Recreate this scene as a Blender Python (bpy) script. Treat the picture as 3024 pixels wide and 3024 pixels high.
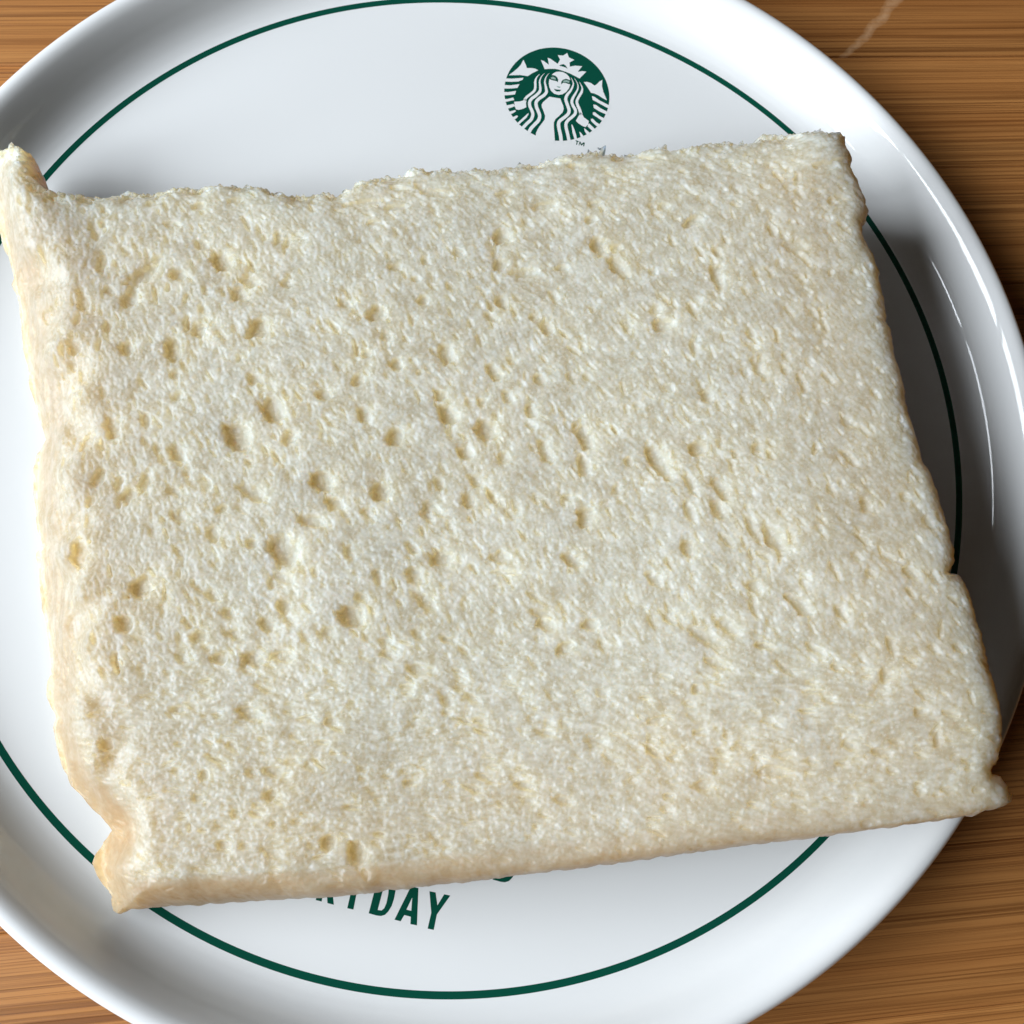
import bpy, math
import numpy as np
from mathutils import Matrix, Vector
from mathutils.geometry import tessellate_polygon

for o in list(bpy.data.objects):
    bpy.data.objects.remove(o, do_unlink=True)
SC = bpy.context.scene
COL = SC.collection

# ------------------------------------------------------------------ camera
F, TA, TB = 2800.0, 0.218774, -0.081889
CAM = np.array([-0.003966, -0.037823, 0.124812])
ca, sa, cb, sb = math.cos(TA), math.sin(TA), math.cos(TB), math.sin(TB)
RM = np.array([[cb, 0, sb], [0, 1, 0], [-sb, 0, cb]]) @ np.array([[1, 0, 0], [0, ca, -sa], [0, sa, ca]])
cd = bpy.data.cameras.new('camera')
cam = bpy.data.objects.new('camera', cd)
COL.objects.link(cam)
m = Matrix.Identity(4)
for i in range(3):
    for j in range(3):
        m[i][j] = RM[i, j]
    m[i][3] = CAM[i]
cam.matrix_world = m
cd.sensor_width = 36.0
cd.lens = 36.0 * F / 3024.0
cd.clip_start, cd.clip_end = 0.005, 20.0
cd.dof.use_dof = True
cd.dof.focus_distance = 0.117
cd.dof.aperture_fstop = 80.0
SC.camera = cam

# ------------------------------------------------------------------ world, lamps, exposure
w = bpy.data.worlds.new('World')
SC.world = w
w.use_nodes = True
bg = w.node_tree.nodes['Background']
bg.inputs[0].default_value = (1.0, 0.74, 0.52, 1)
bg.inputs[1].default_value = 0.022


def lamp(name, loc, aim, sx, sy, power, col):
    d = bpy.data.lights.new(name, 'AREA')
    d.shape = 'RECTANGLE'
    d.size, d.size_y, d.energy, d.color = sx, sy, power, col
    o = bpy.data.objects.new(name, d)
    COL.objects.link(o)
    o.location = loc
    o.rotation_euler = (Vector(aim) - Vector(loc)).to_track_quat('-Z', 'Y').to_euler()
    return o


for k_ in (-1, 0, 1):                       # three panes of the window on the left
    lamp('window_light', (-0.74, -0.08 + 0.30 * k_, 0.43), (0, -0.08 + 0.30 * k_, 0), 0.27, 0.48, (7.3, 6.3, 5.2)[k_ + 1], (0.88, 0.945, 1.01))

vs = SC.view_settings
vs.view_transform, vs.look, vs.exposure, vs.gamma = 'Standard', 'None', 0.0, 1.0
vs.use_curve_mapping = False
SC.cycles.max_bounces = 8
SC.cycles.diffuse_bounces = 5
SC.cycles.use_adaptive_sampling = True
SC.cycles.adaptive_threshold = 0.02


# ------------------------------------------------------------------ helpers
def at(px, z):
    """points of the photograph (3024 px) as places in the scene at height z"""
    px = np.atleast_2d(np.asarray(px, float))
    v = np.c_[(px[:, 0] - 1512) / F, -(px[:, 1] - 1512) / F, -np.ones(len(px))] @ RM.T
    z = np.broadcast_to(np.asarray(z, float), (len(px),))
    t = (z - CAM[2]) / v[:, 2]
    return CAM + v * t[:, None]


def tag(o, label=None, cat=None, kind=None, group=None):
    if label: o['label'] = label
    if cat: o['category'] = cat
    if kind: o['kind'] = kind
    if group: o['group'] = group
    return o


def empty(name, loc=(0, 0, 0)):
    o = bpy.data.objects.new(name, None)
    o.empty_display_size = 0.01
    COL.objects.link(o)
    o.location = loc
    return o


def mesh_obj(name, verts, faces, mat, parent=None, smooth=False):
    me = bpy.data.meshes.new(name)
    me.from_pydata([tuple(map(float, v)) for v in verts], [], faces)
    me.validate()
    me.polygons.foreach_set('use_smooth', [smooth] * len(me.polygons))
    me.materials.append(mat)
    o = bpy.data.objects.new(name, me)
    COL.objects.link(o)
    if parent: o.parent = parent
    return o


def np_mesh(name, V, quads, tris, mat, parent=None):
    """big mesh straight from arrays"""
    me = bpy.data.meshes.new(name)
    nq, nt = len(quads), len(tris)
    me.vertices.add(len(V))
    me.vertices.foreach_set('co', V.astype(np.float32).ravel())
    me.loops.add(nq * 4 + nt * 3)
    me.loops.foreach_set('vertex_index', np.concatenate([quads.ravel(), tris.ravel()]).astype(np.int32))
    me.polygons.add(nq + nt)
    st = np.concatenate([np.arange(nq) * 4, nq * 4 + np.arange(nt) * 3]).astype(np.int32)
    me.polygons.foreach_set('loop_start', st)
    me.polygons.foreach_set('use_smooth', np.ones(nq + nt, bool))
    me.update(calc_edges=True)
    me.materials.append(mat)
    o = bpy.data.objects.new(name, me)
    COL.objects.link(o)
    if parent: o.parent = parent
    return o


class NT:
    """short way to write a node tree"""
    def __init__(self, name):
        self.mat = bpy.data.materials.new(name)
        self.mat.use_nodes = True
        self.t = self.mat.node_tree
        self.bsdf = self.t.nodes['Principled BSDF']

    def n(self, typ, **kw):
        nd = self.t.nodes.new(typ)
        for k, v in kw.items():
            if k.startswith('i_'):
                key = k[2:]
                key = int(key) if key.isdigit() else key.replace('_', ' ')
                if hasattr(v, 'is_output') or isinstance(v, bpy.types.NodeSocket):
                    self.t.links.new(v, nd.inputs[key])
                else:
                    nd.inputs[key].default_value = v
            else:
                setattr(nd, k, v)
        return nd

    def link(self, a, b): self.t.links.new(a, b)

    def math(self, op, a, b=0.0, c=0.0, clamp=False):
        nd = self.t.nodes.new('ShaderNodeMath')
        nd.operation, nd.use_clamp = op, clamp
        for i, v in enumerate((a, b, c)):
            if isinstance(v, bpy.types.NodeSocket): self.link(v, nd.inputs[i])
            else: nd.inputs[i].default_value = v
        return nd.outputs[0]

    def mix(self, fac, a, b, blend='MIX'):
        nd = self.t.nodes.new('ShaderNodeMix')
        nd.data_type, nd.blend_type = 'RGBA', blend
        for s, v in ((nd.inputs[0], fac), (nd.inputs[6], a), (nd.inputs[7], b)):
            if isinstance(v, bpy.types.NodeSocket): self.link(v, s)
            elif isinstance(v, (int, float)): s.default_value = v
            else: s.default_value = (*v, 1)
        return nd.outputs[2]

    def ramp(self, fac, stops):
        nd = self.t.nodes.new('ShaderNodeValToRGB')
        self.link(fac, nd.inputs[0])
        e = nd.color_ramp.elements
        while len(e) < len(stops): e.new(0.5)
        for el, (p, c) in zip(e, stops):
            el.position = p
            el.color = (c, c, c, 1) if isinstance(c, (int, float)) else (*c, 1)
        return nd.outputs[0]

    def noise(self, vec, scale, detail=2.0, rough=0.5, dist=0.0):
        nd = self.n('ShaderNodeTexNoise')
        nd.inputs['Scale'].default_value = scale
        nd.inputs['Detail'].default_value = detail
        nd.inputs['Roughness'].default_value = rough
        nd.inputs['Distortion'].default_value = dist
        self.link(vec, nd.inputs['Vector'])
        return nd.outputs[0]


# ------------------------------------------------------------------ materials
def glaze(name, col, rough=0.035):
    k = NT(name)
    tc = k.n('ShaderNodeTexCoord').outputs['Object']
    b = k.bsdf
    n1 = k.noise(tc, 90.0, 3.0)
    k.link(k.mix(k.math('MULTIPLY', n1, 0.06), col, tuple(c * 0.93 for c in col)), b.inputs['Base Color'])
    k.link(k.math('MULTIPLY_ADD', n1, 0.03, rough - 0.015), b.inputs['Roughness'])
    b.inputs['IOR'].default_value = 1.5
    wav = k.noise(tc, 60.0, 1.0)
    bp = k.n('ShaderNodeBump', i_Strength=0.12, i_Distance=0.0003)
    k.link(wav, bp.inputs['Height'])
    k.link(bp.outputs[0], b.inputs['Normal'])
    return k.mat


M_WHITE = glaze('white_glaze', (0.80, 0.805, 0.80))
M_GREEN = glaze('green_print', (0.003, 0.070, 0.044), 0.14)
M_GREY = glaze('pale_green_print', (0.30, 0.42, 0.37), 0.14)


def bamboo(name, node=None):
    k = NT(name)
    b = k.bsdf
    tc = k.n('ShaderNodeTexCoord').outputs['Object']
    rnd = k.n('ShaderNodeObjectInfo').outputs['Random']
    off = k.n('ShaderNodeCombineXYZ')
    k.link(k.math('MULTIPLY', rnd, 3.7), off.inputs[0])
    k.link(k.math('MULTIPLY', rnd, 7.3), off.inputs[1])
    va = k.n('ShaderNodeVectorMath', operation='ADD')
    k.link(tc, va.inputs[0])
    k.link(off.outputs[0], va.inputs[1])

    def stretched(sx, sy):
        vm = k.n('ShaderNodeVectorMath', operation='MULTIPLY')
        k.link(va.outputs[0], vm.inputs[0])
        vm.inputs[1].default_value = (sx, sy, 1.0)
        return vm.outputs[0]
    broad = k.noise(stretched(5, 150), 1.0, 3.0, 0.55)
    mid = k.noise(stretched(10, 800), 1.0, 3.0, 0.6, 0.12)
    fine = k.noise(stretched(40, 3000), 1.0, 3.0, 0.65, 0.1)
    streak = k.noise(stretched(7, 2100), 1.0, 2.0, 0.5, 0.06)
    pres = k.noise(stretched(7, 130), 1.0, 2.0)
    light, warm, dark = (0.52, 0.235, 0.070), (0.42, 0.162, 0.042), (0.15, 0.042, 0.006)
    c = k.mix(k.ramp(broad, [(0.30, 0.0), (0.70, 1.0)]), warm, light)
    c = k.mix(k.math('MULTIPLY', k.ramp(mid, [(0.48, 0.0), (0.66, 1.0)]), 0.4), c, dark)
    c = k.mix(k.math('MULTIPLY', k.ramp(fine, [(0.50, 0.0), (0.72, 1.0)]), 0.35), c, dark)
    st = k.math('MULTIPLY', k.ramp(streak, [(0.53, 0.0), (0.58, 1.0)]), k.ramp(pres, [(0.38, 0.12), (0.60, 1.0)]))
    c = k.mix(k.math('MULTIPLY', st, 0.5), c, (0.095, 0.022, 0.002))
    st2 = k.ramp(k.noise(stretched(13, 3100), 1.0, 2.0, 0.5, 0.05), [(0.55, 0.0), (0.61, 1.0)])
    c = k.mix(k.math('MULTIPLY', st2, 0.4), c, (0.11, 0.028, 0.003))
    tone = k.math('MULTIPLY_ADD', rnd, 0.22, 0.88)
    tv = k.n('ShaderNodeCombineXYZ')
    for i in range(3): k.link(tone, tv.inputs[i])
    c = k.mix(1.0, c, tv.outputs[0], 'MULTIPLY')
    hgt = k.math('ADD', k.math('MULTIPLY', st, -0.7), k.math('MULTIPLY', fine, 0.3))
    if node is not None:                     # the pale knuckle of a bamboo stem, running askew across the strip
        (x0, y0), (x1, y1), wd = node
        L = math.hypot(x1 - x0, y1 - y0)
        ux, uy = (x1 - x0) / L, (y1 - y0) / L
        sep = k.n('ShaderNodeSeparateXYZ')
        wob = k.n('ShaderNodeVectorMath', operation='MULTIPLY_ADD')
        nz = k.n('ShaderNodeTexNoise')
        nz.inputs['Scale'].default_value = 260.0
        nz.inputs['Detail'].default_value = 3.0
        k.link(tc, nz.inputs['Vector'])
        k.link(nz.outputs['Color'], wob.inputs[0])
        wob.inputs[1].default_value = (0.0022,) * 3
        k.link(tc, wob.inputs[2])
        k.link(wob.outputs[0], sep.inputs[0])
        dx = k.math('SUBTRACT', sep.outputs[0], x0 + 0.0011)
        dy = k.math('SUBTRACT', sep.outputs[1], y0 + 0.0011)
        along = k.math('ADD', k.math('MULTIPLY', dx, ux), k.math('MULTIPLY', dy, uy))
        bend = k.math('MULTIPLY', k.math('MULTIPLY', along, k.math('SUBTRACT', L, along)), 4 * 0.0006 / L ** 2)
        across = k.math('ABSOLUTE', k.math('ADD', bend, k.math('ADD', k.math('MULTIPLY', dx, -uy), k.math('MULTIPLY', dy, ux))))
        # widens away from its thin lower end
        ww = k.math('MULTIPLY_ADD', k.math('DIVIDE', along, L, 0.0, True), wd * 0.75, wd * 0.35)
        f = k.math('SUBTRACT', 1.0, k.math('DIVIDE', across, ww), 0.0, True)
        f = k.math('MULTIPLY', k.math('POWER', f, 0.55), k.math('GREATER_THAN', along, -0.0012))
        pn = k.noise(tc, 900.0, 2.0)
        f = k.math('MULTIPLY', f, k.ramp(pn, [(0.3, 0.45), (0.65, 1.0)]))
        c = k.mix(k.math('MULTIPLY', f, 0.6), c, (0.68, 0.42, 0.23))
    k.link(c, b.inputs['Base Color'])
    k.link(k.math('MULTIPLY_ADD', fine, 0.2, 0.36), b.inputs['Roughness'])
    bp = k.n('ShaderNodeBump', i_Strength=0.5, i_Distance=0.00015)
    k.link(hgt, bp.inputs['Height'])
    k.link(bp.outputs[0], b.inputs['Normal'])
    b.inputs['Specular IOR Level'].default_value = 0.35
    return k.mat


def bread_mat():
    k = NT('bread_crumb')
    b = k.bsdf
    tc = k.n('ShaderNodeTexCoord').outputs['Object']
    cr = k.n('ShaderNodeAttribute', attribute_name='crust').outputs['Fac']
    n1 = k.noise(tc, 70.0, 4.0, 0.6)
    n2 = k.noise(tc, 900.0, 3.0, 0.6)
    n3 = k.noise(tc, 2600.0, 2.0, 0.6)
    c = k.mix(k.ramp(n1, [(0.3, 0.0), (0.7, 1.0)]), (0.445, 0.412, 0.322), (0.472, 0.45, 0.375))
    gr = k.n('ShaderNodeAttribute', attribute_name='grain').outputs['Fac']
    c = k.mix(k.math('MULTIPLY', k.ramp(gr, [(0.20, 1.0), (0.52, 0.0)]), 0.75), c, (0.375, 0.325, 0.225))
    c = k.mix(k.math('MULTIPLY', k.ramp(gr, [(0.55, 0.0), (0.85, 1.0)]), 0.7), c, (0.575, 0.56, 0.495))
    c = k.mix(k.math('MULTIPLY', k.ramp(n3, [(0.55, 0.0), (0.75, 1.0)]), 0.5), c, (0.66, 0.64, 0.57))
    tan = k.mix(k.ramp(n2, [(0.3, 0.0), (0.7, 1.0)]), (0.37, 0.245, 0.125), (0.43, 0.32, 0.195))
    c = k.mix(k.math('MULTIPLY', cr, 1.0, 0.0, True), c, tan)
    k.link(c, b.inputs['Base Color'])
    b.inputs['Roughness'].default_value = 0.45
    b.inputs['Specular IOR Level'].default_value = 0.3
    b.subsurface_method = 'BURLEY' if hasattr(b, 'subsurface_method') else None
    b.inputs['Subsurface Weight'].default_value = 1.0
    b.inputs['Subsurface Radius'].default_value = (1.0, 0.62, 0.30)
    b.inputs['Subsurface Scale'].default_value = 0.0070
    bp = k.n('ShaderNodeBump', i_Strength=0.3, i_Distance=0.00012)
    k.link(k.math('ADD', k.math('MULTIPLY', n2, 0.6), k.math('MULTIPLY', n3, 0.55)), bp.inputs['Height'])
    k.link(bp.outputs[0], b.inputs['Normal'])
    return k.mat


# ------------------------------------------------------------------ the table: bamboo strips glued side by side
ZT = -0.0060
TH = math.radians(4.3)
tab = empty('tabletop', (0, 0, ZT))
tab.rotation_euler = (0, 0, TH)
tag(tab, 'brown bamboo tabletop with fine dark grain under the plate', 'tabletop', 'structure')


def tabxy(px):
    q = at([px], ZT)[0]
    return (q[0] * math.cos(TH) + q[1] * math.sin(TH), -q[0] * math.sin(TH) + q[1] * math.cos(TH))


M_BAM = bamboo('bamboo')
yb = tabxy((2700, 166))[1]
SW, SL, ST = 0.0205, 0.70, 0.012


def strip_mesh(name):
    bv = 0.00018
    a, h = SW / 2 - 0.00003, SL / 2
    prof = [(-a, -ST), (-a, -bv), (-a + bv, 0), (a - bv, 0), (a, -bv), (a, -ST)]
    vs_ = [(-h, y, z) for y, z in prof] + [(h, y, z) for y, z in prof]
    n = len(prof)
    fs = [(i, (i + 1) % n, n + (i + 1) % n, n + i) for i in range(n)] + [tuple(range(n))[::-1], tuple(range(n, 2 * n))]
    me = bpy.data.meshes.new(name)
    me.from_pydata(vs_, [], [f[::-1] for f in fs])
    me.update()
    return me


SM = strip_mesh('bamboo_strip')
SM.materials.append(M_BAM)
for i in range(-14, 14):
    yc = yb + (i + 0.5) * SW
    me = SM
    if i == 0:                               # the strip with the knuckle
        me = SM.copy()
        x0, y0 = tabxy((2478, 180))
        x1, y1 = tabxy((2650, -20))
        me.materials[0] = bamboo('bamboo_with_knuckle', ((x0, y0 - yc), (x1, y1 - yc), 0.0012))
    s = bpy.data.objects.new('bamboo_strip', me)
    COL.objects.link(s)
    s.parent = tab
    s.location = (0.0, yc, 0.0)

# ------------------------------------------------------------------ the plate
plate = empty('plate', (0, 0, ZT))
tag(plate, 'round white glazed plate with a green line and round green emblem under the bread', 'plate')
PROF = [(0.0, 0.0), (0.055, 0.0), (0.066, 0.0), (0.0705, 0.00008), (0.0722, 0.00035), (0.0734, 0.00085), (0.0744, 0.0016),
        (0.0752, 0.0026), (0.0759, 0.0037), (0.0767, 0.0048), (0.0775, 0.0056), (0.0784, 0.0060), (0.0793, 0.0059),
        (0.0799, 0.0053), (0.0800, 0.0045), (0.0796, 0.0034), (0.0786, 0.0018), (0.0768, -0.0006), (0.0735, -0.0028),
        (0.069, -0.0040), (0.060, -0.0044), (0.0585, -0.0046), (0.0575, -0.0060), (0.0555, -0.0060), (0.0545, -0.0040), (0.0, -0.0040)]


def smooth_profile(P, sub=6):
    P = np.array(P)
    out = []
    for i in range(len(P) - 1):
        p0, p1, p2, p3 = P[max(i - 1, 0)], P[i], P[i + 1], P[min(i + 2, len(P) - 1)]
        if i == 0 or np.hypot(*(p2 - p1)) > 0.008:
            out.append(p1)
            continue
        for t in np.arange(sub) / sub:
            out.append(0.5 * (2 * p1 + (p2 - p0) * t + (2 * p0 - 5 * p1 + 4 * p2 - p3) * t * t + (3 * p1 - p0 - 3 * p2 + p3) * t ** 3))
    out.append(P[-1])
    return np.array(out)


pr = smooth_profile(PROF)
pr[:, 0] = np.maximum(pr[:, 0], 0)
NA = 256
ang = np.arange(NA) * 2 * math.pi / NA
inner = pr[1:-1]
V = np.concatenate([[(0, 0, pr[0, 1] - ZT)]] + [np.c_[r * np.cos(ang), r * np.sin(ang), np.full(NA, z - ZT)] for r, z in inner] + [[(0, 0, pr[-1, 1] - ZT)]])
i0, i1 = np.arange(NA), (np.arange(NA) + 1) % NA
qs = np.concatenate([np.c_[1 + k * NA + i0, 1 + (k + 1) * NA + i0, 1 + (k + 1) * NA + i1, 1 + k * NA + i1] for k in range(len(inner) - 1)])
last = 1 + (len(inner) - 1) * NA
tr = np.concatenate([np.c_[np.zeros(NA, int), 1 + i0, 1 + i1], np.c_[np.full(NA, len(V) - 1), last + i1, last + i0]])
np_mesh('body', V, qs, tr, M_WHITE, plate)

LAY = 0.00001


def prof_z(r):
    return np.interp(r, pr[:20 * 6, 0][:60], pr[:20 * 6, 1][:60])


def print_ring(name, r0, r1, mat, n=384):
    a = np.arange(n) * 2 * math.pi / n
    rs = np.linspace(r0, r1, 4)
    vs_ = np.concatenate([np.c_[r * np.cos(a), r * np.sin(a), np.full(n, prof_z(r) - ZT + LAY)] for r in rs])
    fs = [(k * n + i, (k + 1) * n + i, (k + 1) * n + (i + 1) % n, k * n + (i + 1) % n) for k in range(3) for i in range(n)]
    return mesh_obj(name, vs_, fs, mat, plate, True)


print_ring('printed_line', 0.06955, 0.07045, M_GREEN)


def flat(name, loops_px, level, mat, parent):
    """a flat printed patch on the plate's floor, outer loop then holes, in pixels of the photograph"""
    loops = [[Vector(p) for p in at(l, 0.0)] for l in loops_px]
    tris = tessellate_polygon([[Vector((v.x, v.y, 0)) for v in l] for l in loops])
    vs_ = [(v.x, v.y, -ZT + LAY * level) for l in loops for v in l]
    fs = []
    for t in tris:
        a_, b_, c_ = (Vector(vs_[i]) for i in t)
        fs.append(tuple(t) if (b_ - a_).cross(c_ - a_).z > 0 else tuple(t)[::-1])
    o = mesh_obj(name, vs_, fs, mat, None)
    o.parent = parent
    return o


# ---- the round emblem (traced at 400 px of the photograph = 1932)
def E_(pts): return [(1440 + x * 400 / 1932, 100 + y * 400 / 1932) for x, y in pts]


def spline(pts, sub=5):
    P = np.array(pts, float)
    out = []
    for i in range(len(P) - 1):
        p0, p1, p2, p3 = P[max(i - 1, 0)], P[i], P[i + 1], P[min(i + 2, len(P) - 1)]
        for t in np.arange(sub) / sub:
            out.append(0.5 * (2 * p1 + (p2 - p0) * t + (2 * p0 - 5 * p1 + 4 * p2 - p3) * t * t + (3 * p1 - p0 - 3 * p2 + p3) * t ** 3))
    out.append(P[-1])
    return np.array(out)


def ribbon(pts, w0, w1):
    P = spline(pts)
    T = np.gradient(P, axis=0)
    T /= np.linalg.norm(T, axis=1)[:, None]
    N = np.c_[-T[:, 1], T[:, 0]]
    wd = np.minimum(np.linspace(0.05, 3.2, len(P)), 1)[:, None] * np.linspace(w0, w1, len(P))[:, None] / 2
    return [tuple(p) for p in np.concatenate([P + N * wd, (P - N * wd)[::-1]])]


cpts = at(E_([(230, 800), (960, 196), (1732, 960), (1420, 345), (345, 480), (1500, 1420 - 40), (330, 1130)]), 0.0)[:, :2]
A_ = np.c_[2 * cpts, np.ones(len(cpts))]
sol = np.linalg.lstsq(A_, (cpts ** 2).sum(1), rcond=None)[0]
ec, er = sol[:2], math.sqrt(sol[2] + sol[0] ** 2 + sol[1] ** 2)
aa = np.arange(96) * 2 * math.pi / 96
emblem = mesh_obj('emblem', np.c_[ec[0] + er * np.cos(aa), ec[1] + er * np.sin(aa), np.full(96, -ZT + LAY)], [tuple(range(96))], M_GREEN, plate)
emblem['label'] = 'round green emblem with a white crowned long-haired figure'
WH = [
    ('tail_fin', [(510, 370), (530, 410), (548, 450), (560, 490), (620, 488), (680, 498), (722, 520), (640, 560), (570, 605), (530, 598), (460, 588), (390, 590), (300, 592), (370, 540), (430, 490), (475, 440)]),
    ('tail_fin', [(1371, 690), (1416, 685), (1474, 703), (1524, 739), (1551, 725), (1596, 680), (1636, 658), (1630, 743), (1650, 829), (1686, 910), (1702, 950), (1641, 919), (1573, 874), (1519, 851), (1474, 842), (1438, 784)]),
    ('crown', [(760, 374), (800, 388), (873, 442), (868, 400), (855, 343), (895, 356), (940, 388), (999, 428), (1033, 370), (1018, 338), (1000, 305), (1076, 311), (1135, 273), (1160, 338), (1236, 372), (1168, 410), (1173, 469), (1245, 455), (1348, 462), (1285, 543), (1353, 532), (1407, 541), (1310, 638), (1263, 612), (1182, 570), (1101, 538), (1011, 509), (958, 500), (868, 500), (814, 505)]),
    ('face', [(908, 600), (935, 565), (975, 545), (1020, 540), (1070, 546), (1120, 570), (1160, 610), (1180, 660), (1178, 720), (1160, 780), (1120, 830), (1070, 862), (1010, 872), (950, 855), (905, 815), (880, 760), (872, 710), (880, 650)]),
    ('figure', [(880, 897), (830, 940), (790, 975), (770, 1010), (775, 1050), (800, 1110), (820, 1170), (815, 1220), (780, 1270), (740, 1320), (710, 1370), (688, 1420), (690, 1560), (955, 1560), (958, 1500), (950, 1400), (943, 1320), (945, 1260), (965, 1220), (1020, 1170), (1070, 1120), (1085, 1070), (1075, 1020), (1050, 960), (1035, 922), (1000, 918), (940, 908)]),
    ('hand', [(378, 970), (463, 965), (508, 950), (540, 925), (552, 960), (546, 992), (553, 1046), (508, 1068), (445, 1086), (405, 1077), (387, 1037)]),
    ('hand', [(1315, 1120), (1348, 1145), (1371, 1190), (1443, 1244), (1434, 1289), (1398, 1330), (1362, 1320), (1290, 1275), (1258, 1240), (1308, 1154)]),
    ('scale_bar', [(210, 635), (350, 640), (510, 628), (500, 655), (440, 680), (340, 685), (210, 680)]),
    ('scale_bar', [(205, 730), (330, 735), (455, 718), (425, 772), (330, 780), (205, 782)]),
    ('scale_bar', [(205, 829), (300, 832), (405, 815), (390, 865), (300, 875), (205, 880)]),
    ('scale_bar', [(205, 932), (280, 930), (365, 910), (380, 945), (300, 962), (215, 978)]),
    ('scale_bar', [(225, 1026), (285, 1018), (370, 1000), (388, 1032), (330, 1055), (245, 1080)]),
    ('scale_bar', [(285, 1118), (390, 1087), (405, 1105), (360, 1133), (300, 1160)]),
    ('scale_bar', [(335, 1200), (418, 1163), (434, 1177), (415, 1200), (360, 1240)]),
    ('scale_bar', [(580, 1131), (585, 1145), (553, 1199), (500, 1245), (440, 1300), (405, 1290), (508, 1195)]),
    ('scale_bar', [(1488, 888), (1528, 902), (1596, 951), (1713, 1010), (1760, 1030), (1750, 1068), (1704, 1055), (1596, 996), (1533, 960), (1497, 942)]),
    ('scale_bar', [(1506, 1010), (1546, 1014), (1605, 1059), (1686, 1100), (1730, 1125), (1710, 1160), (1659, 1136), (1596, 1109), (1515, 1059)]),
    ('scale_bar', [(1501, 1122), (1528, 1118), (1596, 1172), (1680, 1215), (1650, 1250), (1609, 1225), (1551, 1185), (1501, 1154)]),
    ('scale_bar', [(1474, 1212), (1501, 1212), (1551, 1262), (1620, 1305), (1590, 1335), (1546, 1312), (1497, 1266), (1474, 1240)]),
    ('scale_bar', [(1434, 1285), (1450, 1280), (1545, 1370), (1510, 1400), (1465, 1360), (1425, 1320)]),
    ('scale_bar', [(1375, 1347), (1393, 1356), (1465, 1420), (1420, 1450), (1384, 1388)]),
    ('scale_bar', [(1308, 1397), (1330, 1410), (1375, 1470), (1330, 1490)]),
    ('scale_bar', [(1195, 1293), (1209, 1298), (1236, 1361), (1262, 1440), (1275, 1500), (1240, 1510), (1209, 1406)]),
]
STR = [
    ([(745, 572), (700, 620), (680, 680), (680, 760), (665, 812), (615, 858), (560, 900), (525, 945)], 32, 36),
    ([(815, 562), (768, 610), (742, 680), (750, 760), (745, 820), (690, 880), (632, 922), (600, 970), (602, 1030), (628, 1090), (645, 1150), (622, 1220), (560, 1280), (500, 1345)], 38, 46),
    ([(880, 560), (838, 610), (816, 680), (830, 760), (838, 830), (800, 880), (740, 920), (694, 970), (696, 1040), (724, 1110), (742, 1170), (725, 1235), (670, 1295), (615, 1355), (580, 1430)], 42, 50),
    ([(1186, 622), (1214, 676), (1220, 730), (1184, 811), (1137, 868), (1114, 932), (1138, 1014), (1162, 1091), (1146, 1145), (1092, 1194), (1033, 1239), (1011, 1284), (1020, 1361), (1040, 1451), (1052, 1560)], 40, 50),
    ([(1236, 631), (1280, 707), (1288, 775), (1258, 842), (1218, 910), (1200, 969), (1216, 1023), (1252, 1091), (1245, 1145), (1200, 1190), (1146, 1235), (1119, 1280), (1119, 1338), (1141, 1428), (1168, 1560)], 36, 46),
    ([(1308, 685), (1346, 761), (1344, 820), (1308, 887), (1274, 955), (1281, 1010), (1312, 1082), (1332, 1150)], 32, 42),
]
DK = [
    ('crown_gap', [(1020, 455), (1042, 442), (1083, 433), (1114, 455), (1141, 500), (1101, 478), (1056, 464)], M_GREEN),
    ('eye', [(893, 602), (925, 588), (960, 596), (990, 620), (1006, 655), (998, 695), (984, 676), (940, 668), (884, 650)], M_GREEN),
    ('eye', [(1048, 725), (1050, 685), (1072, 656), (1118, 643), (1182, 662), (1180, 722), (1150, 716), (1110, 702), (1075, 700)], M_GREEN),
    ('nose', [(982, 745), (1038, 755), (1030, 774), (1000, 766)], M_GREY),
    ('mouth', [(945, 783), (985, 795), (1048, 800), (1030, 822), (990, 825), (962, 810)], M_GREEN),
]
for nm, pts in WH: flat(nm, [E_(pts)], 2, M_WHITE, emblem)
for pts, w0, w1 in STR: flat('hair_strand', [E_(ribbon(pts, w0, w1))], 2, M_WHITE, emblem)
for nm, pts, mt in DK: flat(nm, [E_(pts)], 3, mt, emblem)
flat('eyelid', [E_([(905, 622), (935, 612), (965, 632), (975, 655), (935, 650), (900, 640)])], 4, M_GREY, emblem)
flat('eyelid', [E_([(1075, 690), (1085, 668), (1120, 662), (1165, 672), (1165, 702), (1120, 692)])], 4, M_GREY, emblem)
flat('trademark_letter', [E_([(1256, 1518), (1300, 1530), (1298, 1543), (1284, 1540), (1275, 1585), (1262, 1582), (1270, 1536), (1254, 1531)])], 1, M_GREEN, plate)
flat('trademark_letter', [E_([(1310, 1534), (1325, 1538), (1338, 1572), (1366, 1548), (1386, 1552), (1376, 1606), (1362, 1602), (1368, 1570), (1340, 1594), (1330, 1592), (1316, 1556), (1308, 1592), (1298, 1590)])], 1, M_GREEN, plate)


# ---- the printed words, letters leaning with the plate
def L_(pts, dx=0, dy=0): return [(1000 + (x + dx) * 700 / 1932, 2400 + (y + dy) * 700 / 1932) for x, y in pts]


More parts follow.
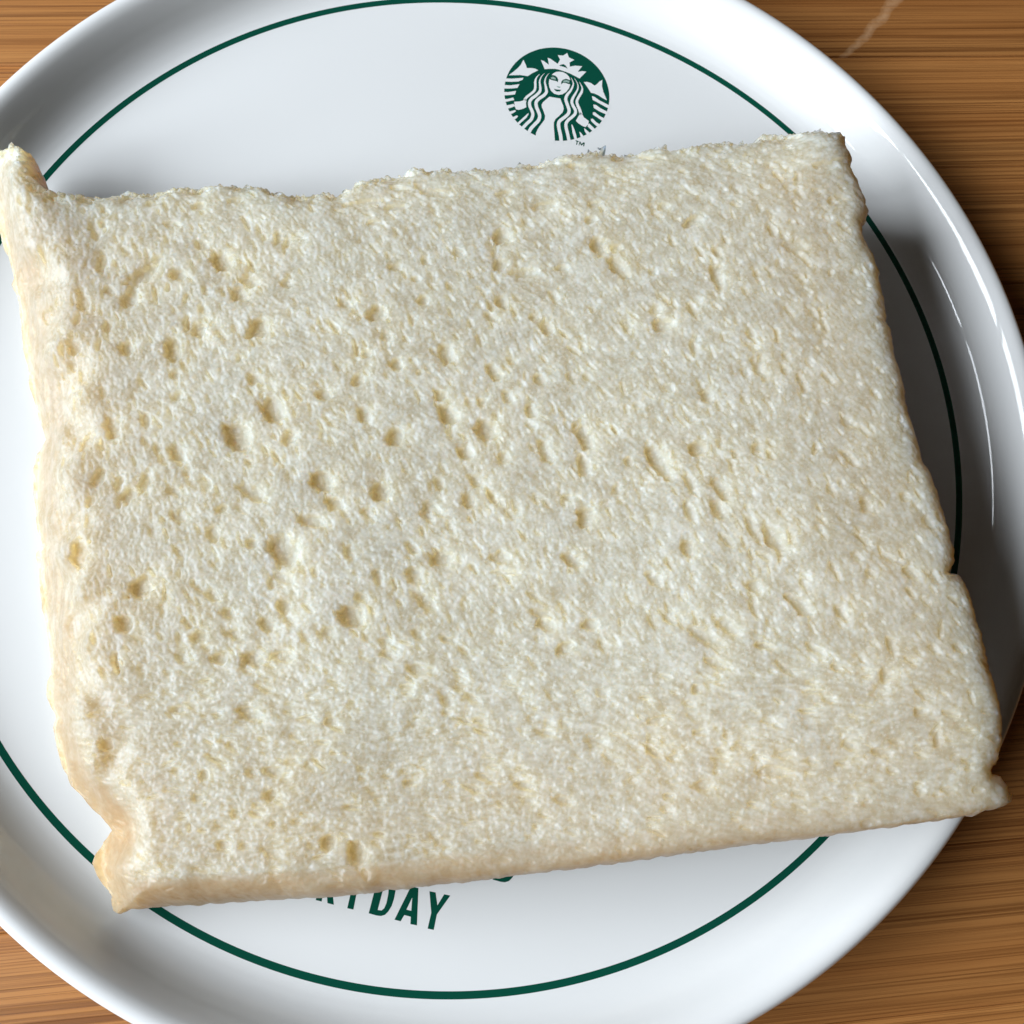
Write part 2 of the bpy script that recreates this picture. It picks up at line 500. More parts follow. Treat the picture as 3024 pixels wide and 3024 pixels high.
LY = [[(740, 640), (790, 650), (805, 755), (860, 665), (910, 675), (800, 830), (775, 955), (725, 945), (755, 815)]]
LA = [[(590, 600), (650, 615), (638, 918), (585, 908), (588, 848), (535, 834), (505, 885), (455, 872)], [(600, 690), (592, 800), (552, 790)]]
LD = [[(245, 820), (320, 530), (400, 546), (440, 562), (460, 592), (463, 640), (450, 705), (432, 760), (405, 805), (378, 832), (345, 842), (310, 838)],
      [(318, 793), (372, 588), (398, 596), (408, 618), (405, 660), (390, 735), (372, 778), (350, 797)]]
LE = [[(0, 0), (75, -290), (185, -262), (173, -215), (112, -231), (95, -165), (182, -143), (170, -98), (83, -120), (62, -37), (125, -21), (113, 29)]]
LR = [[(0, 0), (75, -290), (150, -272), (180, -250), (190, -210), (180, -160), (160, -130), (132, -115), (148, 38), (96, 25), (86, -110), (75, -112), (48, 12)],
      [(90, -152), (112, -235), (130, -228), (138, -205), (130, -160), (112, -147)]]
for lt, dx, dy in ((LY, 0, 0), (LA, 0, 0), (LD, 0, 0), (LY, -655, -166), (LR, -187, 712), (LE, -398, 652), (LD, 1010, -275), (LE, 1072, 498)):
    flat('letter', [L_(l, dx, dy) for l in lt], 1, M_GREEN, plate)

# ------------------------------------------------------------------ the bread
rng = np.random.default_rng(7)
EB = [(342, 2689), (362, 2697), (388, 2684), (518, 2671), (725, 2658), (880, 2645), (1000, 2640), (1145, 2621), (1254, 2608), (1362, 2597), (1518, 2577), (1700, 2557), (1860, 2536), (2024, 2513), (2128, 2500), (2283, 2482), (2438, 2461), (2542, 2448), (2645, 2433), (2749, 2420), (2837, 2407), (2852, 2411), (2878, 2397), (2914, 2391), (2945, 2381), (2968, 2366)]
ER = [(2968, 2366), (2975, 2345), (2966, 2340), (2958, 2311), (2940, 2291), (2914, 2283), (2912, 2267), (2930, 2257), (2943, 2231), (2948, 2200), (2950, 2153), (2945, 2102), (2935, 2065), (2927, 2024), (2920, 2007), (2909, 1954), (2898, 1912), (2885, 1864), (2872, 1821), (2859, 1768), (2840, 1726), (2824, 1697), (2800, 1692), (2808, 1668), (2808, 1625), (2792, 1562), (2774, 1498), (2761, 1450), (2747, 1419), (2734, 1382), (2716, 1366), (2713, 1344), (2697, 1286), (2684, 1249), (2673, 1196), (2660, 1132), (2641, 1080), (2633, 1026), (2627, 1000), (2614, 947), (2604, 906), (2599, 870), (2588, 828), (2591, 813), (2575, 771), (2557, 735), (2542, 694), (2536, 670), (2552, 663), (2557, 631), (2547, 595), (2531, 559), (2516, 533), (2500, 510), (2503, 490), (2490, 466), (2479, 450), (2492, 430), (2492, 404)]
ET = [(-25, 440), (-5, 428), (31, 414), (35, 432), (49, 443), (67, 453), (96, 461), (106, 481), (104, 497), (122, 518), (135, 541), (155, 562), (181, 577), (212, 575), (228, 577), (259, 572), (311, 567), (373, 559), (440, 549), (518, 541), (647, 531), (725, 536), (776, 543), (807, 562), (854, 572), (932, 569), (1000, 566), (1026, 554), (1078, 541), (1129, 520), (1171, 510), (1217, 504), (1256, 499), (1261, 510), (1311, 510), (1357, 504), (1422, 499), (1424, 512), (1445, 512), (1492, 497), (1543, 489), (1575, 491), (1611, 476), (1647, 466), (1709, 455), (1745, 450), (1771, 429), (1784, 416), (1776, 440), (1774, 460), (1807, 463), (1839, 453), (1880, 453), (1911, 440), (1932, 434), (1958, 437), (1963, 448), (2000, 453), (2024, 461), (2050, 448), (2076, 430), (2135, 419), (2159, 427), (2190, 414), (2241, 409), (2283, 406), (2335, 392), (2386, 396), (2454, 404), (2492, 404)]
EL = [(342, 2689), (334, 2655), (336, 2643), (305, 2609), (290, 2583), (277, 2547), (285, 2521), (311, 2485), (342, 2448), (336, 2438), (290, 2397), (243, 2355), (207, 2319), (186, 2278), (171, 2226), (160, 2179), (156, 2148), (168, 2117), (150, 2086), (137, 2050), (140, 2010), (154, 1991), (154, 1954), (143, 1890), (127, 1795), (117, 1731), (111, 1668), (101, 1644), (103, 1631), (125, 1610), (114, 1572), (106, 1530), (98, 1450), (98, 1382), (106, 1339), (122, 1313), (138, 1299), (133, 1286), (117, 1249), (103, 1201), (87, 1138), (80, 1080), (66, 1026), (64, 1000), (57, 932), (49, 870), (36, 849), (28, 833), (34, 813), (23, 776), (16, 745), (2, 725), (-22, 640), (-35, 560), (-40, 490), (-25, 440)]


def sstep(a, b, x):
    t = np.clip((x - a) / (b - a), 0, 1)
    return t * t * (3 - 2 * t)


def z_under(x, y):
    """height of the slice's underside: flat on the plate, lifting over the rim on the right"""
    lift = 0.0100 * sstep(-0.010, 0.064, x) * (0.62 + 0.38 * sstep(0.03, -0.045, y))
    lift = lift + 0.0030 * sstep(-0.045, -0.066, x) * sstep(-0.005, 0.035, y)
    return 0.0004 + lift


THICK = 0.0120


def edge3d(px, za, zb):
    px = np.array(px, float)
    z = np.full(len(px), za)
    for _ in range(4):                       # settle the height along the edge with the place it lands on
        q = at(px, z)
        z = z_under(q[:, 0], q[:, 1]) + zb
    return q


def resample(P, n):
    s = np.r_[0, np.cumsum(np.linalg.norm(np.diff(P, axis=0), axis=1))]
    t = np.linspace(0, s[-1], n)
    return np.c_[[np.interp(t, s, P[:, i]) for i in range(P.shape[1])]].T


def rough(P, amp, seed):
    r = np.random.default_rng(seed)
    n = len(P)
    off = np.zeros(n)
    for wl, a in ((34, 0.45), (15, 0.5), (7, 0.5), (4, 0.35)):
        g = r.normal(size=n // wl + 3)
        off += a * np.interp(np.arange(n) / wl, np.arange(len(g)), g)
    T = np.gradient(P, axis=0)
    T /= np.linalg.norm(T, axis=1)[:, None] + 1e-12
    N = np.c_[-T[:, 1], T[:, 0]]
    fade = np.minimum(1, np.minimum(np.arange(n), np.arange(n)[::-1]) / 12.0)
    return P + N * (off * amp * fade)[:, None]


NU, NV = 1060, 900
bE = rough(resample(edge3d(EB, 0.003, THICK * np.interp(np.array(EB)[:, 0], [300, 1000, 1800, 2970], [0.11, 0.22, 0.50, 0.72]))[:, :2], NU), 0.00006, 1)
tE = rough(resample(edge3d(ET, 0.009, THICK * 0.74)[:, :2], NU), 0.00016, 2)
tE = rough(tE, 0.00010, 12)
lE = rough(resample(edge3d(EL, 0.003, THICK * 0.8 * 0.28)[:, :2], NV), 0.00004, 3)
rE = rough(resample(edge3d(ER, 0.012, THICK * 0.80)[:, :2], NV), 0.00009, 4)
c00, c10 = (bE[0] + lE[0]) / 2, (bE[-1] + rE[0]) / 2
c01, c11 = (tE[0] + lE[-1]) / 2, (tE[-1] + rE[-1]) / 2
for e, a, b_ in ((bE, c00, c10), (tE, c01, c11), (lE, c00, c01), (rE, c10, c11)):
    t = np.linspace(0, 1, len(e))[:, None]
    e += (a - e[0]) * (1 - t) ** 8 + (b_ - e[-1]) * t ** 8
u = np.linspace(0, 1, NU)[None, :, None]
v = np.linspace(0, 1, NV)[:, None, None]
# edge detail keeps to the border: blend towards smoothed edges inside


def soft(e, k=160):
    pad = np.r_[np.repeat(e[:1], k, 0), e, np.repeat(e[-1:], k, 0)]
    ker = np.hanning(2 * k + 1); ker /= ker.sum()
    s_ = np.c_[[np.convolve(pad[:, i], ker, 'valid') for i in range(2)]].T
    t = np.linspace(0, 1, len(e))[:, None]
    return s_ + (e[0] - s_[0]) * (1 - t) + (e[-1] - s_[-1]) * t


def coons(b, t, l, r):
    return ((1 - v) * b[None] + v * t[None] + (1 - u) * l[:, None] + u * r[:, None]
            - ((1 - u) * (1 - v) * c00 + u * (1 - v) * c10 + (1 - u) * v * c01 + u * v * c11))


sb_, st_, sl_, sr_ = soft(bE), soft(tE), soft(lE), soft(rE)
XY = coons(sb_, st_, sl_, sr_)
fall = 0.07
XY = XY + (bE - sb_)[None] * np.exp(-(v / fall) ** 2 * 1.5) + (tE - st_)[None] * np.exp(-((1 - v) / fall) ** 2 * 1.5)
XY = XY + (lE - sl_)[:, None] * np.exp(-(u / fall) ** 2 * 1.5) + (rE - sr_)[:, None] * np.exp(-((1 - u) / fall) ** 2 * 1.5)
X, Y = XY[..., 0], XY[..., 1]

# distance to each border (coarse, then interpolated)
cu, cv = np.linspace(0, NU - 1, 133).astype(int), np.linspace(0, NV - 1, 113).astype(int)
sub = XY[np.ix_(cv, cu)].reshape(-1, 2)


def up(a):
    a = a.reshape(len(cv), len(cu))
    a = np.c_[[np.interp(np.arange(NU), cu, row) for row in a]]
    return np.c_[[np.interp(np.arange(NV), cv, col) for col in a.T]].T


def dist(e):
    e = e[::3]
    return up(np.sqrt(((sub[:, None] - e[None]) ** 2).sum(-1).min(1)))


dB, dT, dL, dR = dist(bE), dist(tE), dist(lE), dist(rE)
lS = soft(lE, 90)
oS = np.argsort(lS[:, 1])
side = np.where(X >= np.interp(Y, lS[oS, 1], lS[oS, 0]), 1.0, -1.0)      # inside or outside the smoothed edge
dLs = np.clip(0.35 * dL + 0.65 * dist(lS) * side, 0, None)

# relief raster over the slice
PX = 0.00010
ox, oy = X.min() - 0.002, Y.min() - 0.002
RW, RH = int((X.max() - X.min() + 0.004) / PX) + 2, int((Y.max() - Y.min() + 0.004) / PX) + 2
fx, fy = np.meshgrid(np.fft.rfftfreq(RW, PX), np.fft.fftfreq(RH, PX))


def field(lx, ly, ang_=0.0, seed=0, power=2.0):
    r = np.random.default_rng(seed)
    c, s = math.cos(ang_), math.sin(ang_)
    a, b_ = fx * c + fy * s, -fx * s + fy * c
    filt = np.exp(-((a * lx) ** 2 + (b_ * ly) ** 2) * power)
    g = np.fft.irfft2(np.fft.rfft2(r.normal(size=(RH, RW))) * filt, s=(RH, RW))
    return g / g.std()


PIT = np.zeros((RH, RW), np.float32)
WARP = field(0.0007, 0.0007, 0, 11) * 0.14


FOAM = np.zeros((RH, RW), np.float32)


def stamp(cx, cy, a, b_, th, depth, edge=0.55, A=PIT):
    R = int(max(a, b_) * 1.5 / PX) + 2
    ix, iy = int((cx - ox) / PX), int((cy - oy) / PX)
    x0, x1, y0, y1 = max(ix - R, 0), min(ix + R, RW), max(iy - R, 0), min(iy + R, RH)
    if x1 <= x0 or y1 <= y0: return
    gx = (np.arange(x0, x1) * PX + ox - cx)[None]
    gy = (np.arange(y0, y1) * PX + oy - cy)[:, None]
    c, s = math.cos(th), math.sin(th)
    q = np.sqrt(((gx * c + gy * s) / a) ** 2 + ((-gx * s + gy * c) / b_) ** 2) * (1 + WARP[y0:y1, x0:x1])
    t = np.clip((1.0 - q) / (1.0 - edge + 1e-6), 0, 1)
    bowl = depth * (t * t * (3 - 2 * t)) * (0.75 + 0.25 * np.clip(1 - q * q, 0, 1))
    np.maximum(A[y0:y1, x0:x1], bowl, out=A[y0:y1, x0:x1])


def flow(x, y):
    """direction of the crumb's stretched cells: along the nearest edge, slanting in the middle"""
    mid = np.radians(-56.0)
    wl = sstep(-0.030, -0.056, x)
    wt = sstep(0.022, 0.042, y)
    wb = sstep(-0.024, -0.044, y)
    wm = 0.55
    vx = wm * np.cos(2 * mid) + 1.3 * wl * math.cos(2 * math.radians(95)) + 1.4 * wt * math.cos(2 * math.radians(6)) + 1.8 * wb * math.cos(2 * math.radians(2))
    vy = wm * np.sin(2 * mid) + 1.3 * wl * math.sin(2 * math.radians(95)) + 1.4 * wt * math.sin(2 * math.radians(6)) + 1.8 * wb * math.sin(2 * math.radians(2))
    return 0.5 * np.arctan2(vy, vx)


# fine foam
n = 52000
rx, ry = rng.uniform(ox, ox + RW * PX, n), rng.uniform(oy, oy + RH * PX, n)
ra = np.clip(rng.lognormal(math.log(0.00027), 0.34, n), 0.00013, 0.0007)
asp = rng.uniform(1.2, 3.2, n)
th_ = flow(rx, ry) + rng.normal(0, 0.32, n)
for i in range(n):
    stamp(rx[i], ry[i], ra[i] * asp[i] ** 0.5, ra[i] / asp[i] ** 0.5, th_[i], ra[i] * rng.uniform(0.12, 0.40), 0.0, FOAM)
# middling cells
n = 2600
rx, ry = rng.uniform(ox, ox + RW * PX, n), rng.uniform(oy, oy + RH * PX, n)
for i in range(n):
    a = float(np.clip(rng.lognormal(math.log(0.00040), 0.32), 0.00022, 0.0009))
    k = rng.uniform(1.6, 4.2)
    stamp(rx[i], ry[i], a * k ** 0.5, a / k ** 0.5, float(flow(rx[i], ry[i])) + rng.normal(0, 0.25), a * rng.uniform(0.45, 1.0), 0.5)
n = 520
rx, ry = rng.uniform(ox, ox + RW * PX, n), rng.uniform(oy, oy + RH * PX, n)
for i in range(n):
    a = float(np.clip(rng.lognormal(math.log(0.00058), 0.25), 0.00035, 0.0010))
    k = rng.uniform(1.3, 2.6)
    stamp(rx[i], ry[i], a * k ** 0.5, a / k ** 0.5, float(flow(rx[i], ry[i])) + rng.normal(0, 0.25), a * rng.uniform(0.45, 0.8), 0.55)
# the larger cells, where the photograph shows them: (x, y, length, width, slant) per close-up
PORES = {
    (1000, 1000, .5176): [(620, 85, 110, 70, 70), (890, 195, 110, 60, 60), (150, 85, 50, 50, 0), (320, 145, 70, 60, 0), (460, 195, 40, 30, 0), (140, 430, 110, 60, 60), (580, 320, 80, 60, 60), (620, 430, 130, 90, 50), (820, 365, 50, 45, 0), (965, 335, 90, 40, 65), (1095, 410, 90, 50, 70), (850, 520, 110, 95, 50), (320, 555, 110, 85, 80), (720, 650, 100, 70, 20), (1180, 640, 130, 55, 65), (1400, 550, 150, 75, 65), (1400, 730, 120, 60, 75), (1830, 700, 200, 80, 60), (240, 870, 100, 90, 40), (780, 810, 90, 50, 60), (740, 920, 90, 60, 50), (550, 970, 130, 35, 40), (990, 1010, 70, 35, 40), (1410, 1010, 110, 80, -70), (160, 990, 60, 40, 60), (420, 1195, 80, 45, 30), (580, 1250, 110, 80, 10), (930, 1250, 110, 50, 0), (960, 1335, 170, 20, 3), (1330, 1260, 110, 60, 40), (440, 1350, 90, 60, 40), (490, 1500, 130, 55, 40), (80, 1590, 140, 90, 45), (130, 1480, 80, 40, 20), (1160, 1570, 140, 40, 10), (1180, 1630, 90, 50, 30), (1800, 1370, 100, 40, 35), (620, 1720, 90, 35, 15), (270, 1730, 80, 30, 20), (1290, 1770, 60, 80, 60), (450, 1890, 140, 50, 5), (1440, 1630, 90, 50, -10), (940, 680, 60, 50, 70), (1660, 700, 50, 40, 70), (100, 240, 60, 60, 0), (990, 130, 60, 40, 30), (1150, 230, 70, 50, 60)],
    (0, 1000, .53): [(960, 60, 110, 85, 80), (700, 50, 70, 70, 0), (400, 40, 80, 60, 80), (1320, 545, 170, 120, 70), (1520, 400, 170, 100, 55), (1600, 555, 60, 60, 0), (1790, 790, 130, 90, 50), (1400, 860, 150, 60, 30), (1800, 310, 80, 50, 20), (980, 640, 110, 60, 65), (875, 605, 50, 45, 30), (550, 765, 110, 45, -75), (660, 810, 80, 35, -80), (800, 810, 110, 50, -75), (720, 870, 80, 60, -70), (500, 910, 60, 40, -70), (1240, 945, 60, 50, 20), (1180, 1085, 80, 60, 45), (1580, 1180, 170, 110, 40), (1400, 1140, 60, 60, 60), (1650, 1145, 50, 40, 0), (1590, 1340, 100, 50, 20), (770, 1390, 110, 90, -40), (430, 1190, 140, 80, 75), (690, 1590, 90, 80, 30), (1180, 1430, 80, 50, 30), (1270, 1530, 70, 50, 20), (1580, 1490, 80, 60, 40), (1480, 1590, 90, 60, 30), (1830, 1640, 80, 45, 20), (1300, 1650, 80, 45, 30), (1410, 1790, 110, 80, 20), (1220, 1780, 80, 60, 10), (1570, 1770, 120, 50, 0), (1110, 1660, 60, 80, 80), (810, 450, 80, 50, 75), (620, 500, 150, 60, 70), (990, 320, 50, 60, 80), (970, 200, 50, 50, 0), (1400, 230, 50, 50, 0), (480, 570, 100, 60, -60), (1860, 920, 90, 60, 20), (1740, 1020, 140, 60, 10), (970, 850, 80, 40, 40)],
    (2024, 1000, .53): [(50, 50, 100, 35, 80), (420, 170, 140, 45, 60), (560, 170, 50, 35, 70), (660, 240, 100, 35, 70), (120, 310, 80, 50, 60), (75, 610, 90, 80, 10), (410, 600, 60, 50, 60), (730, 600, 70, 30, -70), (920, 660, 110, 40, 55), (30, 800, 110, 40, 70), (220, 850, 130, 60, 55), (30, 960, 110, 45, 65), (200, 950, 110, 60, 65), (820, 840, 80, 30, 70), (390, 1060, 130, 45, 65), (510, 1110, 150, 70, 60), (650, 1480, 150, 60, 45), (880, 1520, 100, 40, 55), (100, 1650, 200, 50, 30), (250, 1610, 120, 50, 35), (400, 1380, 70, 60, 60), (1270, 1300, 80, 45, 40), (180, 1810, 140, 40, 20), (580, 1840, 120, 35, 40), (1130, 1870, 60, 60, -60), (1430, 1620, 90, 20, -75), (1160, 1710, 90, 40, 75), (20, 1170, 100, 60, 70), (540, 960, 50, 25, 50), (770, 1010, 50, 25, 50)],
    (1000, 300, .5176): [(930, 770, 110, 70, 0), (920, 930, 60, 80, 60), (1060, 970, 150, 45, -3), (1490, 820, 100, 80, 60), (1600, 940, 140, 70, 50), (1180, 585, 140, 40, -8), (1460, 580, 80, 30, -8), (1440, 670, 70, 40, 0), (220, 1210, 110, 80, -10), (480, 1130, 60, 50, 0), (930, 1140, 80, 70, 60), (1190, 1290, 80, 60, 40), (320, 945, 70, 40, 0), (690, 860, 80, 40, 20), (490, 905, 50, 40, 0), (440, 1015, 60, 30, 0), (40, 1155, 80, 50, 30), (1580, 830, 60, 50, 0), (1280, 945, 40, 60, 80), (870, 1230, 80, 40, 40), (1110, 1225, 50, 50, 0), (550, 518, 200, 42, 8), (150, 575, 240, 34, -8), (340, 490, 100, 25, 5), (330, 600, 130, 30, -5), (940, 525, 90, 30, -5), (200, 690, 80, 30, 0), (1860, 590, 60, 40, 0), (1850, 1270, 70, 110, 80)],
    (0, 0, .5176): [(580, 1275, 50, 40, 0), (1140, 1170, 60, 40, 0), (580, 1500, 120, 40, -80), (665, 1510, 50, 25, 70), (890, 1475, 60, 40, -30), (740, 1690, 130, 70, -70), (820, 1560, 160, 70, -35), (1010, 1560, 90, 60, 0), (1150, 1390, 80, 50, 0), (1260, 1490, 140, 90, 40), (1420, 1600, 100, 60, 20), (1640, 1610, 70, 40, 0), (470, 1720, 110, 55, 80), (1350, 1670, 100, 70, 40), (1130, 1880, 80, 70, 30), (1480, 1870, 110, 90, -20), (1340, 1140, 80, 25, -5), (980, 1275, 110, 25, 5), (1650, 1360, 170, 14, 0)],
    (0, 2024, .5176): [(860, 65, 70, 25, 0), (1020, 140, 80, 40, 0), (1420, 160, 130, 60, 20), (590, 340, 60, 80, -70), (1660, 440, 90, 30, 0), (1550, 490, 120, 40, 5), (1160, 505, 50, 45, 30), (1470, 690, 60, 20, 0), (1340, 735, 50, 40, 0), (1560, 790, 45, 35, 0), (1700, 775, 60, 25, 0), (1870, 900, 70, 70, 30), (1890, 210, 70, 40, 0), (1540, 630, 60, 60, 70), (1080, 820, 20, 40, 0)],
    (2024, 2024, .5176): [(90, 270, 70, 25, -8), (250, 290, 40, 30, 0), (490, 205, 60, 25, 0), (900, 240, 40, 10, 0), (910, 285, 14, 18, 0), (1360, 155, 60, 35, -30), (1450, 240, 80, 20, -45), (1460, 310, 90, 40, -75), (1135, 380, 90, 35, 0), (420, 415, 50, 30, 0), (580, 395, 90, 35, -5), (520, 495, 150, 50, 3), (120, 575, 90, 50, 0), (1360, 605, 50, 30, 0), (1515, 600, 60, 30, 0), (840, 85, 60, 25, 0), (1640, 70, 90, 25, 75), (30, 105, 60, 25, 20), (1050, 115, 80, 15, 5), (70, 20, 50, 40, 0), (300, 360, 50, 20, 0), (1670, 600, 50, 30, 0)],
    (1000, 2400, .3623): [(150, 340, 170, 110, 65), (220, 500, 90, 50, 70), (1615, 120, 40, 40, 0)],
    (2024, 0, .5176): [(485, 935, 30, 30, 0), (640, 1020, 30, 60, 0), (45, 1255, 100, 50, -30), (180, 1560, 150, 60, 80), (640, 1420, 110, 40, 60), (840, 1140, 40, 40, 0), (840, 1550, 30, 30, 0), (800, 1850, 110, 25, 70)],
}
for (px0, py0, sc), lst in PORES.items():
    for x, y, ln, wd, an in lst:
        cx, cy = px0 + x * sc, py0 + y * sc
        q = at([(cx, cy)], 0.010)[0]
        q = at([(cx, cy)], z_under(q[0], q[1]) + THICK * (0.80 + 0.20 * float(sstep(-0.05, 0.0, q[0]))))[0]
        k = sc * 0.0000402
        a, b_ = 0.62 * ln * k, 0.66 * wd * k
        stamp(q[0], q[1], a * 1.12, b_ * 1.12, -math.radians(an), min(0.0011, 0.70 * min(a, b_) + 0.00022), 0.62)

PATCH = np.clip(1.0 + 0.2 * field(0.006, 0.004, math.radians(-40), 24), 0.3, 1.9)
RELIEF = -PIT - FOAM * PATCH * (1 - 0.8 * np.clip(PIT / 0.0004, 0, 1)) + 0.00004 * field(0.0004, 0.0004, 0, 21) + 0.00004 * field(0.011, 0.0035, math.radians(-56), 22) + 0.00008 * field(0.012, 0.012, 0, 23)


def sample(A, x, y):
    gx, gy = np.clip((x - ox) / PX, 0, RW - 2), np.clip((y - oy) / PX, 0, RH - 2)
    ix, iy = gx.astype(int), gy.astype(int)
    tx, ty = gx - ix, gy - iy
    return (A[iy, ix] * (1 - tx) + A[iy, ix + 1] * tx) * (1 - ty) + (A[iy + 1, ix] * (1 - tx) + A[iy + 1, ix + 1] * tx) * ty


# fibrous grain: noise drawn out along the crumb's flow
gxx, gyy = np.meshgrid(np.arange(RW) * PX + ox, np.arange(RH) * PX + oy)
ang_f = flow(gxx, gyy) + 0.25 * field(0.006, 0.006, 0, 26)
cf, sf_ = np.cos(ang_f), np.sin(ang_f)
base = field(0.00030, 0.00030, 0, 27)
acc = base.copy()
for sg in (-1, 1):
    px_, py_ = np.meshgrid(np.arange(RW, dtype=np.float32), np.arange(RH, dtype=np.float32))
    for st_i in range(3):
        ii, jj = np.clip(px_.astype(int), 0, RW - 1), np.clip(py_.astype(int), 0, RH - 1)
        px_ += sg * 1.7 * cf[jj, ii]
        py_ += sg * 1.7 * sf_[jj, ii]
        ii, jj = np.clip(px_.astype(int), 0, RW - 1), np.clip(py_.astype(int), 0, RH - 1)
        acc += base[jj, ii]
GRAIN = acc / acc.std()
RELIEF = RELIEF + 0.00002 * GRAIN
grain = np.clip(0.5 + 0.15 * sample(GRAIN, X, Y) + 0.10 * sample(field(0.0016, 0.0016, 0, 28), X, Y) + 0.08 * sample(field(0.00035, 0.00035, 0, 29), X, Y), 0, 1)
cut = 1 - np.clip(sample(PIT, X, Y) / 0.0006, 0, 1)        # a cell's skin is smooth, only the cut crumb is grainy
grain = 0.44 + (grain - 0.44) * (0.25 + 0.75 * cut)
rel = sample(RELIEF, X, Y)
soft1 = sample(field(0.006, 0.0012, math.radians(93), 31), X, Y)
edge_noise = np.clip(sample(field(0.004, 0.004, 0, 32), X, Y), -2, 2)
zb0 = z_under(X, Y)


def round_edge(d, width, low):
    t = np.clip(d / width, 0, 1)
    return low + (1 - low) * np.sqrt(np.clip(1 - (1 - t) ** 2, 0, 1))


wL = 0.0090 * (1 + 0.15 * edge_noise)
wB = np.interp(X, [-0.042, -0.030, -0.012, 0.012, 0.05], [0.0066, 0.0050, 0.0030, 0.0018, 0.0014]) * (1 + 0.12 * edge_noise)
prof = np.minimum(np.minimum((0.28 + 0.72 * np.sin(np.clip(dLs / wL, 0, 1) * math.pi / 2)), round_edge(dB, wB, np.interp(X, [-0.041, -0.015, 0.012, 0.055], [0.11, 0.22, 0.50, 0.72]))),
                  np.minimum(round_edge(dT, 0.0030 * (1 + 0.3 * edge_noise), 0.58), round_edge(dR, 0.0026, 0.78)))
skin = np.maximum(sstep(0.0062, 0.0030, dLs), sstep(0.0052, 0.0026, dB) * (1 - 0.5 * sstep(-0.02, 0.03, X)))
TK = THICK * (0.80 + 0.20 * sstep(-0.05, 0.0, X))
Z = zb0 + TK * prof + rel * (1 - 0.65 * skin) * np.clip(0.35 + np.minimum(dR, 0.004) / 0.003, 0, 1)
Z += soft1 * 0.00016 * sstep(0.0062, 0.0035, dL) * sstep(0.004, 0.010, dB) + 0.00010 * edge_noise * skin
# torn fringe along the far edge: thin lifted shreds, ragged
torn = sstep(0.0028, 0.0006, dT)
Z += torn * (0.00030 * sample(field(0.0005, 0.0005, 0, 41), X, Y) + 0.00040 * sample(field(0.0025, 0.0010, 0, 42), X, Y) - 0.0004)
# the torn corner flap on the left, curling up, with the fold beside it
Z += 0.0010 * sstep(-0.050, -0.060, X) * sstep(0.024, 0.036, Y)
cq = at([(2440, 440)], 0.018)[0]
Z += 0.0012 * np.exp(-(((X - cq[0]) / 0.004) ** 2 + ((Y - cq[1]) / 0.004) ** 2))

nT = NU * NV
idx = np.arange(nT).reshape(NV, NU)
quads = np.stack([idx[:-1, :-1], idx[:-1, 1:], idx[1:, 1:], idx[1:, :-1]], -1).reshape(-1, 4)
loop = np.concatenate([idx[0, :], idx[1:, -1], idx[-1, -2::-1], idx[-2:0:-1, 0]])   # anticlockwise from above
P = np.stack([X, Y, Z], -1).reshape(-1, 3)
B = P[loop]
Tg = np.roll(B[:, :2], -6, 0) - np.roll(B[:, :2], 6, 0)
Tg /= np.linalg.norm(Tg, axis=1)[:, None] + 1e-12
Nn = np.c_[Tg[:, 1], -Tg[:, 0]]
nl = len(loop)
ker = np.hanning(41); ker /= ker.sum()
Nn = np.c_[[np.convolve(np.r_[Nn[-20:, i], Nn[:, i], Nn[:20, i]], ker, 'valid') for i in range(2)]].T
zbot = z_under(B[:, 0], B[:, 1])
rings = []
KR = 9
wr = np.random.default_rng(55)
for k in range(1, KR + 1):
    t = k / KR
    ns = np.interp(np.arange(nl) / 5.0, np.arange(nl // 5 + 2), wr.normal(size=nl // 5 + 2)) * 0.00012
    inset = -0.0004 * t - 0.0014 * t ** 3 + ns * (1 - t) * 0.5
    zz = B[:, 2] + (zbot - B[:, 2]) * t
    rings.append(np.c_[B[:, 0] + Nn[:, 0] * inset, B[:, 1] + Nn[:, 1] * inset, zz])
allV = np.concatenate([P] + rings + [[[0.0, 0.0, 0.0006]]])
wq = []
prev = loop
for k in range(KR):
    cur = nT + k * nl + np.arange(nl)
    wq.append(np.stack([prev, cur, np.roll(cur, -1), np.roll(prev, -1)], -1))
    prev = cur
quads = np.concatenate([quads] + wq)
cen = len(allV) - 1
tris = np.stack([np.full(nl, cen), np.roll(prev, -1), prev], -1)
bread = np_mesh('bread_slice', allV, quads, tris, bread_mat())
tag(bread, 'slice of white bread with torn top edge lying across the plate', 'bread')
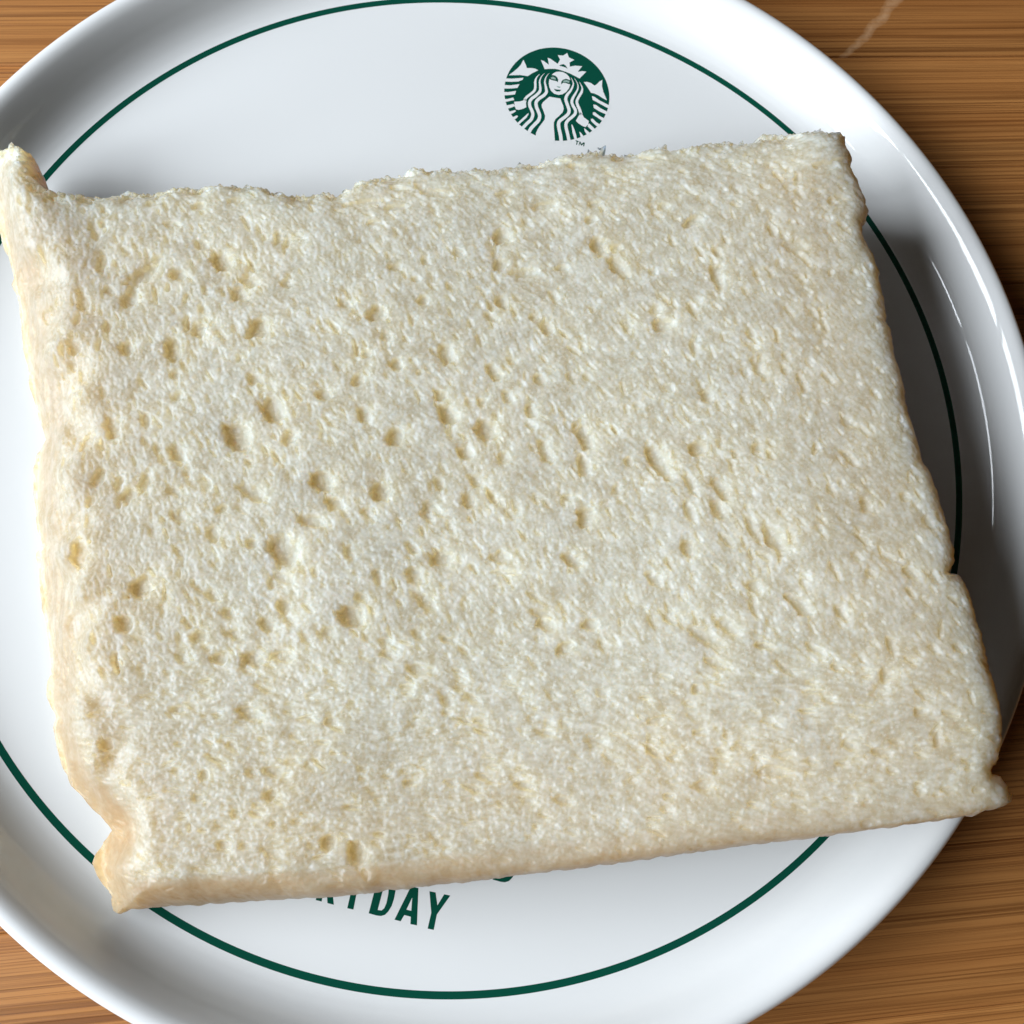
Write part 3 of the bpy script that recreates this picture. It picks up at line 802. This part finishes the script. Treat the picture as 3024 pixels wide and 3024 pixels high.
# baked tint: strongest on the skin at the near and left edges, a wide faint margin elsewhere
crust = np.maximum(skin * (0.45 + 0.50 * sstep(-0.03, -0.05, Y)), 0.26 * sstep(0.026, 0.002, np.minimum(np.minimum(dB, dR), dL)))
crust = np.maximum(crust, 0.9 * sstep(0.0036, 0.0015, dB) * (1 - 0.4 * sstep(0.0, 0.05, X)))
crust = np.clip(crust * (1 + 0.08 * edge_noise), 0, 1) * sstep(0.0, 0.010, dT)
cb_ = crust.ravel()[loop]
cr_all = np.concatenate([crust.ravel()] + [cb_ * 0.4] * KR + [[0.6]]).astype(np.float32)
gr_all = np.concatenate([grain.ravel()] + [grain.ravel()[loop]] * KR + [[0.5]]).astype(np.float32)
bread.data.attributes.new('grain', 'FLOAT', 'POINT').data.foreach_set('value', gr_all)
at_ = bread.data.attributes.new('crust', 'FLOAT', 'POINT')
at_.data.foreach_set('value', cr_all)

# ragged shreds of torn crumb along the far edge, too fine to pick apart
sv, sf = [], []
rs = np.random.default_rng(91)
top = np.stack([X[-1], Y[-1], Z[-1]], -1)
tt = np.gradient(top[:, :2], axis=0)
tt /= np.linalg.norm(tt, axis=1)[:, None] + 1e-12
for _ in range(420):
    i = int(rs.integers(110, NU - 4))
    back = int(rs.integers(2, 9))
    j = NV - 1 - back
    w_ = rs.uniform(0.00012, 0.0006)
    ln = rs.uniform(0.0002, 0.0008) * (1.0 if rs.random() > 0.06 else 1.8)
    p = np.array([X[j, i], Y[j, i], Z[j, i] - rs.uniform(0.0008, 0.0030)])
    tg = tt[i]
    nr = np.array([-tg[1], tg[0]])
    if nr[1] < 0: nr = -nr
    sk = rs.normal(0, 0.45)
    d_ = nr + tg * sk
    d_ /= np.linalg.norm(d_)
    th0 = rs.uniform(0.00006, 0.00015)
    ris = rs.uniform(-0.0006, 0.0005)
    a_ = p + np.r_[tg * w_, 0]
    b2 = p - np.r_[tg * w_, 0]
    m1 = p + np.r_[d_ * ln * 0.6 + tg * w_ * rs.uniform(0.2, 0.9), ris * 0.6]
    m2 = p + np.r_[d_ * ln * rs.uniform(0.4, 0.8) - tg * w_ * rs.uniform(0.2, 0.9), ris * 0.5]
    e_ = p + np.r_[d_ * ln, ris]
    ring_ = [a_, m1, e_, m2, b2]
    o_ = len(sv)
    sv += [q_ + np.array([0, 0, th0]) for q_ in ring_] + [q_ - np.array([0, 0, th0]) for q_ in ring_]
    sf += [(o_ + 4, o_ + 3, o_ + 2, o_ + 1, o_), (o_ + 5, o_ + 6, o_ + 7, o_ + 8, o_ + 9)]
    sf += [(o_ + k, o_ + (k + 1) % 5, o_ + 5 + (k + 1) % 5, o_ + 5 + k) for k in range(5)]
shr = mesh_obj('torn_shreds', sv, sf, bread.data.materials[0], bread)
shr['kind'] = 'stuff'
